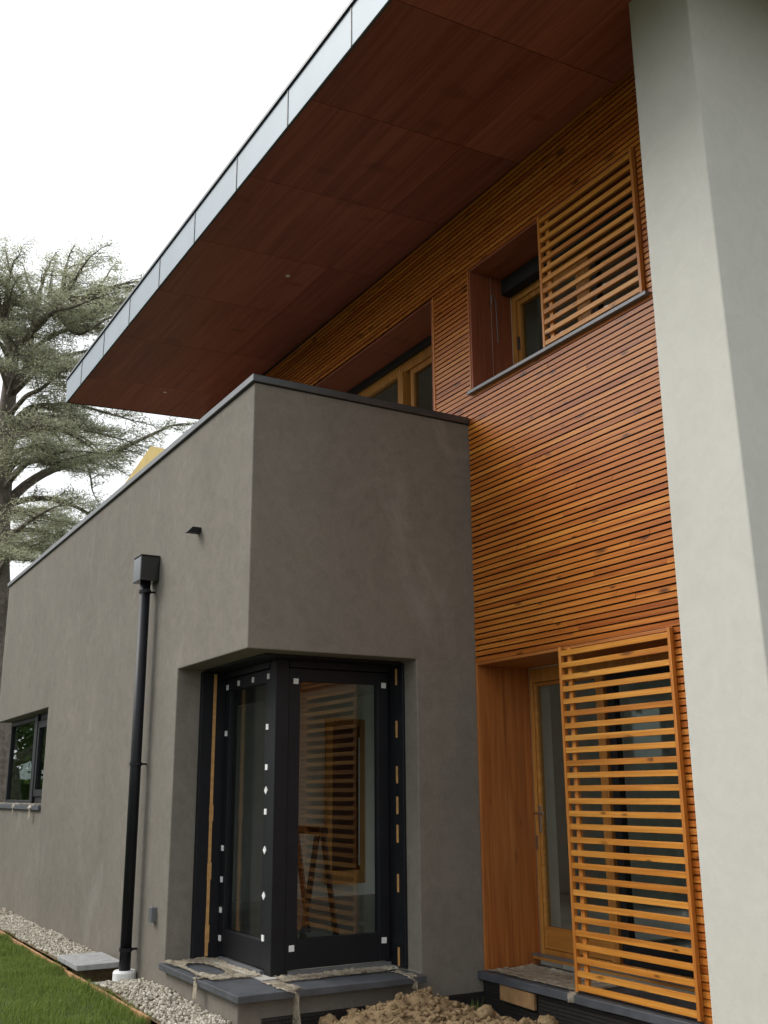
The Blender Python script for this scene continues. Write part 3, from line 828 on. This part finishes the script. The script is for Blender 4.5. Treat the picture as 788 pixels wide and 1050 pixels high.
for i, (a, b, dy, lab) in enumerate(((-16.5, -12.1, .01, 'timber edging board between lawn and gravel, far end'), (-12.09, -9.72, 0, 'timber edging board between lawn and gravel, running up to the concrete slab'),
                               (-9.7, -7.42, -.012, 'timber edging board between lawn and gravel, nearest and past the downpipe'))):
    bm = bmesh.new(); box(bm, a, b, 2.462 + dy, 2.482 + dy, -.12, .012)
    bmesh.ops.subdivide_edges(bm, edges=[e for e in bm.edges if abs((e.verts[0].co - e.verts[1].co).x) > 1], cuts=14)
    for v in bm.verts: v.co.y += .006 * noise.noise(V((v.co.x * 1.7, i, 0))); v.co.z += .008 * noise.noise(V((v.co.x * 1.3, i, 5)))
    tag(link('edging_board', bm, 'terracotta', bevel=.004), lab, 'edging board', 'edging boards along the lawn')
# grass
bm = bmesh.new(); rn = random.Random(11)
for i in range(52000):
    x = -13.6 + rn.random() * 6.2; y = 2.475 - abs(rn.random()) ** 1.2 * 1.35
    if x > -7.4: continue
    n = noise.noise(V((x * 3, y * 3, 0)))
    l = rn.uniform(.02, .06) * (1 + .9 * n) * (1.7 if rn.random() < .04 else 1); a = rn.uniform(0, math.tau); ln = rn.uniform(.1, .9)
    b0 = V((x, y, -.032)); d = V((math.cos(a), math.sin(a), 0)); s = V((-d.y, d.x, 0)) * rn.uniform(.0016, .003)
    m_ = b0 + d * l * ln * .3 + V((0, 0, l * .65)); tip = b0 + d * l * ln + V((0, 0, l))
    p = [bm.verts.new(q) for q in (b0 - s, b0 + s, m_ + s * .8, m_ - s * .8, tip)]
    bm.faces.new((p[0], p[1], p[2], p[3])); bm.faces.new((p[3], p[2], p[4]))
tag(link('grass', bm, 'grass'), 'short green lawn grass beside the gravel strip', 'grass', kind='stuff')

# ------------------------------------------------------------------ cedar
ct = empty('cedar_tree', (-27.51, 5.19, -.05))
tag(ct, 'tall old cedar with flat layered boughs beyond the grey extension', 'tree')
bpy.context.view_layer.update()
RT = V((.19, .98, 0)).normalized(); DP = V((-.98, .19, 0)).normalized()
rn = random.Random(21)
wood = bmesh.new(); leaf = bmesh.new(); nleaf = 0
def LP(a, h, d=0): return RT * a + DP * d + V((0, 0, h))
def tuft(p, n, size):
    """short needle sprays, mostly lying flat"""
    for _ in range(n):
        a = rn.uniform(0, math.tau); el = rn.gauss(.15, .4)
        d = V((math.cos(a) * math.cos(el), math.sin(a) * math.cos(el), math.sin(el)))
        s = d.cross(V((rn.uniform(-.6, .6), rn.uniform(-.6, .6), 1))).normalized() * size * rn.uniform(.07, .14)
        L_ = size * rn.uniform(.6, 1.3); q = p + V((rn.gauss(0, .11), rn.gauss(0, .11), rn.gauss(0, .06)))
        vs = [leaf.verts.new(t) for t in (q, q + d * L_ * .5 + s, q + d * L_, q + d * L_ * .5 - s)]
        leaf.faces.new(vs)
def twig(p, d, L, r, dens, depth):
    n = max(3, int(L / .13)); pts = [p]; q = p.copy(); dd = d.copy()
    for i in range(n):
        dd = (dd + V((rn.gauss(0, .14), rn.gauss(0, .14), rn.gauss(.01, .07)))).normalized(); dd.z *= .85
        q = q + dd * (L / n); pts.append(q.copy())
    tube(wood, pts, [max(.004, r * (1 - .8 * i / n)) for i in range(n + 1)], 3 if r < .03 else 6, cap=False)
    for i in range(1, n + 1):
        f = i / n
        tuft(pts[i], max(1, int(dens * rn.uniform(.9, 2.2))), .11)
        if depth > 0 and f > .12:
            for sgn in (-1, 1):
                if rn.random() < .72:
                    ang = sgn * rn.uniform(.5, 1.2)
                    nd = V((dd.x * math.cos(ang) - dd.y * math.sin(ang), dd.x * math.sin(ang) + dd.y * math.cos(ang), rn.gauss(.05, .1))).normalized()
                    twig(pts[i], nd, L * rn.uniform(.25, .5) * (1.15 - .6 * f), r * .45, dens, depth - 1)
def bough(pts, r0, r1, dens=5, side=1.6, start=.3, step=1, bare=False):
    P = [V(p) for p in pts]
    D = []
    for a, b in zip(P, P[1:]):
        k = max(2, int((b - a).length / .24))
        D += [a.lerp(b, i / k) + V((rn.gauss(0, .018), rn.gauss(0, .018), rn.gauss(0, .018))) for i in range(k)]
    D.append(P[-1]); m = len(D) - 1
    for _ in range(2): D = [D[0]] + [(D[i - 1] + D[i] * 2 + D[i + 1]) / 4 for i in range(1, m)] + [D[-1]]
    tube(wood, D, [r0 + (r1 - r0) * i / m for i in range(m + 1)], 9, cap=False)
    if bare: return
    for i in range(int(m * start), m + 1, step):
        f = i / m; t = (D[min(i + 1, m)] - D[max(i - 1, 0)]).normalized(); t.z *= .4
        for sgn in (-1, 1):
            if rn.random() < .8:
                ang = sgn * rn.uniform(.45, 1.3)
                nd = V((t.x * math.cos(ang) - t.y * math.sin(ang), t.x * math.sin(ang) + t.y * math.cos(ang), rn.gauss(.05, .12))).normalized()
                twig(D[i], nd, side * rn.uniform(.5, 1.05) * (1.1 - .5 * f), max(.012, min(.03, r1 * .7)), dens, 1)
    twig(D[-1], (D[-1] - D[-2]).normalized(), side * .7, r1, dens, 1)
T2 = lambda lst, d0=0, d1=0: [LP(a, h, d0 + (d1 - d0) * i / (len(lst) - 1)) for i, (a, h) in enumerate(lst)]
trunk_line = [(.05, -.3), (-.04, .64), (-.35, 3.2), (-.56, 5.65), (-.73, 8.2), (-.77, 10.0), (-.77, 11.46), (-.76, 12.5), (-.75, 13.2)]
bough(T2(trunk_line), .58, .17, bare=True)
bough(T2([(-.75, 13.2), (-.46, 13.7), (.11, 14.44), (.39, 14.9), (.43, 15.8)]), .15, .05, 4, 1.3, .6)
bough(T2([(.39, 14.9), (.9, 15.2), (1.5, 15.3), (2.2, 15.45), (3.0, 15.7)], 0, .6), .09, .03, 4, 1.5, .1)
bough(T2([(-.75, 13.2), (-1.02, 13.74), (-1.3, 14.2), (-1.9, 15.0), (-2.3, 15.6)]), .15, .06, 4, 1.3, .5)
bough(T2([(-.81, 12.1), (-.46, 12.2), (-.31, 13.09), (-.3, 13.61), (-.31, 14.11), (-.2, 14.7), (-.1, 15.4)], 0, -.5), .11, .04, 4, 1.2, .6)
bough(T2([(-.69, 12.46), (-.31, 12.77), (.38, 13.24), (1.11, 13.55), (1.9, 13.85), (2.5, 14.0)], 0, .3), .07, .025, 3, 1.0, .4)
bough(T2([(-.75, 12.9), (-.2, 13.4), (.4, 13.9), (.9, 14.1), (1.6, 14.05), (2.3, 14.2)], 0, -.4), .07, .025, 3, 1.0, .4)
bough(T2([(-.75, 10.49), (-.52, 11.02), (-.29, 11.6), (.22, 11.6), (.81, 11.42), (1.4, 11.35)], 0, .4), .08, .025, 3, 1.1, .35)
bough(T2([(-.75, 10.22), (-.51, 10.33), (.19, 10.54), (.88, 10.47), (1.41, 10.16), (1.55, 9.4)], 0, -.4), .07, .022, 3, 1.1, .35)
bough(T2([(-.72, 8.6), (-.5, 9.0), (-.17, 9.46), (.51, 10.02), (1.4, 10.36), (2.34, 10.82), (3.09, 11.31), (3.61, 11.63)], 0, .3), .15, .035, 4, 1.3, .45)
bough(T2([(-.7, 8.75), (-.18, 9.0), (.53, 9.06), (1.25, 8.77), (1.73, 8.4)], 0, -.8), .10, .03, 4, 1.2, .25)
bough(T2([(-.7, 7.6), (-.04, 7.74), (.47, 7.56), (.95, 7.27)], 0, -.6), .09, .03, 5, 1.3, .2)
bough(T2([(-.6, 6.16), (-.04, 6.31), (.34, 6.07), (.8, 5.6)], 0, -.9), .09, .03, 5, 1.2, .2)
bough(T2([(-.35, 2.6), (.1, 2.2), (.7, 2.5), (1.2, 3.3), (1.8, 3.9)], 0, -.5), .2, .06, 4, 1.1, .6)
# flat crown layers
for k in range(26):
    a = rn.uniform(-2.2, 3.3); d = rn.uniform(-2.2, 2.2)
    h1 = rn.uniform(14.1, 16.1) - .02 * max(0, a) ** 1.5 - .1 * abs(d)
    s = (.3, 14.5) if a > -.3 else (-1.1, 13.9)
    bough([LP(s[0], s[1], 0), LP(s[0] + (a - s[0]) * .4, h1 - .45, d * .4), LP(s[0] + (a - s[0]) * .75, h1 - .1, d * .8), LP(a, h1, d)], .07, .02, 3, rn.uniform(1.0, 1.5), .4)
for k in range(7):
    a = -1.9 + k * .62 + rn.uniform(-.2, .2); d = rn.uniform(-.8, .8)
    bough([LP(a * .5, 15.0, 0), LP(a * .8, 15.5, d * .5), LP(a, 15.9 + rn.uniform(-.1, .6) - .1 * a, d)], .05, .015, 3, .9, .3)
# looser lower boughs all round
for k in range(42):
    h = rn.uniform(5.0, 13.6); a = rn.uniform(-2.8, 2.8); d = rn.choice((-1, 1)) * rn.uniform(.6, 3.4)
    drop = rn.uniform(-.5, .5); ta = -.75 + max(0, 8 - h) * .06
    bough([LP(ta, h, 0), LP(ta + (a - ta) * .25, h + .4 + rn.uniform(-.1, .2), d * .25), LP(ta + (a - ta) * .5, h + .5 + rn.uniform(-.2, .2), d * .5), LP(ta + (a - ta) * .75, h + .4 + drop * .5 + rn.uniform(-.2, .2), d * .8), LP(a, h + .2 + drop, d)], .08, .02, 3 if h > 9 else 4, 1.3, .35)
o = link('trunk', wood, 'bark', smooth=True); o.parent = ct
o = link('crown', leaf, 'needles'); o.parent = ct
open('/tmp/leafcount', 'w').write(str(len(o.data.polygons)))

# ------------------------------------------------------------------ garden boundary
def leaf_cloud(bm, pts, size, rn):
    for p in pts:
        d = V((rn.gauss(0, 1), rn.gauss(0, 1), rn.gauss(0, 1))).normalized(); s = d.orthogonal().normalized(); s.rotate(Matrix.Rotation(rn.uniform(0, 6.28), 3, d)); t = d.cross(s)
        k = size * rn.uniform(.7, 1.4)
        bm.faces.new([bm.verts.new(q) for q in (p - s * k, p + t * k * .6, p + s * k, p - t * k * .6)])
def hedge(x0, y0, x1, y1, h, w, n, label, size=.07):
    rn = random.Random(int(abs(x0) * 7)); bm = bmesh.new(); a, b = V((x0, y0, 0)), V((x1, y1, 0)); L = b - a; s = L.normalized().cross(V((0, 0, 1)))
    pts = []
    for _ in range(n):
        u = rn.uniform(-1, 1); v_ = rn.random(); hh = h * (1 + .06 * noise.noise(a + L * v_ * 1.0))
        if rn.random() < .5: z = hh * rn.random(); u = math.copysign(1 - abs(rn.gauss(0, .12)), u)
        else: z = hh - abs(rn.gauss(0, .07))
        pts.append(a + L * rn.random() + s * (u * w / 2) + V((0, 0, z)))
    leaf_cloud(bm, pts, size, rn)
    # dense twiggy core
    core = bmesh.new()
    e = s * (w * .38)
    hexa(core, [a - e, a - e + V((0, 0, h * .93)), a + e, a + e + V((0, 0, h * .93)), b - e, b - e + V((0, 0, h * .93)), b + e, b + e + V((0, 0, h * .93))])
    r = empty('hedge', a); tag(r, label, 'hedge'); bpy.context.view_layer.update()
    H(link('foliage', bm, 'hedge'), r); H(link('core', core, 'leaves'), r)
hedge(-48, -14, -48, 22, 2.0, 1.2, 16000, 'clipped lime-green hedge across the lawn beyond the cedar')
hedge(-52, -10.5, 6, -10.5, 2.2, 1.2, 9000, 'long clipped unseen hedge added along the garden in front of the house', .11)  # out of view, added for its dark reflection in cladding and glass
def broad(name, x, y, h, cr, label, seed, low=.35):
    rn = random.Random(seed); r = empty(name, (x, y, -.05)); tag(r, label, 'tree', 'broad-leaved garden trees'); bpy.context.view_layer.update()
    w = bmesh.new(); top = V((x, y, h * .62))
    tube(w, [V((x, y, -.1)), V((x + .1, y, h * .3)), top], [.3, .22, .12], 8)
    lf = bmesh.new()
    for k in range(26):
        a = rn.uniform(0, math.tau); rr = cr * math.sqrt(rn.random()); z = h * rn.uniform(low, .95); rr *= math.sqrt(max(.1, 1 - ((z / h - .6) / .42) ** 2))
        c = V((x + math.cos(a) * rr, y + math.sin(a) * rr, z))
        tube(w, [V((x, y, z * .6)), c], [.08, .02], 5, cap=False)
        R_ = cr * rn.uniform(.22, .36)
        pts = []
        for _ in range(170):
            d = V((rn.gauss(0, 1), rn.gauss(0, 1), rn.gauss(0, .8))).normalized() * R_ * rn.uniform(.5, 1.05); pts.append(c + d)
        leaf_cloud(lf, pts, .19, rn)
    H(link('trunk', w, 'bark'), r); H(link('crown', lf, 'leaves'), r)
GT = [(-47, -13, 14, 5, 'dense unseen broad-leaved tree added in the garden in front of the house, farthest along the hedge'),  # row in front of the house: out of view, added to darken cladding reflections
      (-38, -15, 15, 5, 'dense unseen broad-leaved tree added in the garden in front of the house, farther half of the hedge'),
      (-29, -13, 14, 5, 'dense unseen broad-leaved tree added in the garden in front of the house, opposite the far strip window'),
      (-20, -15, 13, 4.5, 'dense unseen broad-leaved tree added in the garden in front of the house, opposite the downpipe'),
      (-10, -17, 12, 4.5, 'dense unseen broad-leaved tree added in the garden in front of the house, opposite the corner window'),
      (-40, -3.0, 8.5, 4.0, 'dense low-branched tree on the lawn left of the cedar, near the house end'),
      (-44, 6.5, 9, 4.5, 'dense broad-leaved tree standing right behind the cedar'),
      (-43, 12.5, 9.5, 4.5, 'dense broad-leaved tree behind the cedar, farther back from the lawn')]
for i, (x, y, h, c, lab) in enumerate(GT):
    broad('broadleaf_tree', x, y, h, c, lab, 40 + i, .1 if x < -39 and y > -5 else .35)

# ------------------------------------------------------------------ light
w = bpy.data.worlds.new('World'); sc.world = w; w.use_nodes = True
nt = w.node_tree; nt.nodes.clear()
SUN_EL, SUN_AZ = math.radians(40), math.radians(222)     # azimuth from +Y clockwise: front-left of the house
sky = nt.nodes.new('ShaderNodeTexSky'); sky.sky_type = 'NISHITA'; sky.sun_disc = False
sky.sun_elevation = SUN_EL; sky.sun_rotation = SUN_AZ; sky.dust_density = 6; sky.air_density = 1.5
hs = nt.nodes.new('ShaderNodeHueSaturation'); hs.inputs['Saturation'].default_value = .17
nt.links.new(sky.outputs[0], hs.inputs['Color'])
mx = nt.nodes.new('ShaderNodeMix'); mx.data_type = 'RGBA'; mx.inputs[0].default_value = .6
mx.inputs[7].default_value = (9.6, 9.9, 10.15, 1)
nt.links.new(hs.outputs[0], mx.inputs[6])
bg = nt.nodes.new('ShaderNodeBackground'); bg.inputs[1].default_value = .116
out = nt.nodes.new('ShaderNodeOutputWorld')
nt.links.new(mx.outputs[2], bg.inputs[0]); nt.links.new(bg.outputs[0], out.inputs[0])
sl = bpy.data.lights.new('sun', 'SUN'); sl.energy = 1.4; sl.angle = math.radians(26); sl.color = (1, .97, .92)
so = bpy.data.objects.new('sun', sl); COL.objects.link(so)
d = V((math.sin(SUN_AZ) * math.cos(SUN_EL), math.cos(SUN_AZ) * math.cos(SUN_EL), math.sin(SUN_EL)))
so.rotation_euler = d.to_track_quat('Z', 'Y').to_euler()

# ------------------------------------------------------------------ camera
cam = bpy.data.cameras.new('camera'); co = bpy.data.objects.new('camera', cam); COL.objects.link(co)
Rw = ((0.503324, -0.228425, -0.833359),
      (0.864067, 0.124912, 0.487632),
      (-0.007291, -0.965515, 0.260246))
r_, dn, fw_ = (V([Rw[i][j] for i in range(3)]) for j in range(3))
m4 = Matrix((r_, -dn, -fw_)).transposed().to_4x4(); m4.translation = V((0, 0, 1.485))
co.matrix_world = m4
cam.sensor_fit = 'VERTICAL'; cam.sensor_height = 36; cam.lens = 36 * 1058 / 1050
cam.clip_start = .05; cam.clip_end = 1500
sc.camera = co
sc.view_settings.view_transform = 'Standard'; sc.view_settings.look = 'None'
sc.view_settings.gamma = 1; sc.view_settings.exposure = .5
try: sc.view_settings.use_curve_mapping = False
except Exception: pass
sc.cycles.max_bounces = 10; sc.cycles.transparent_max_bounces = 16
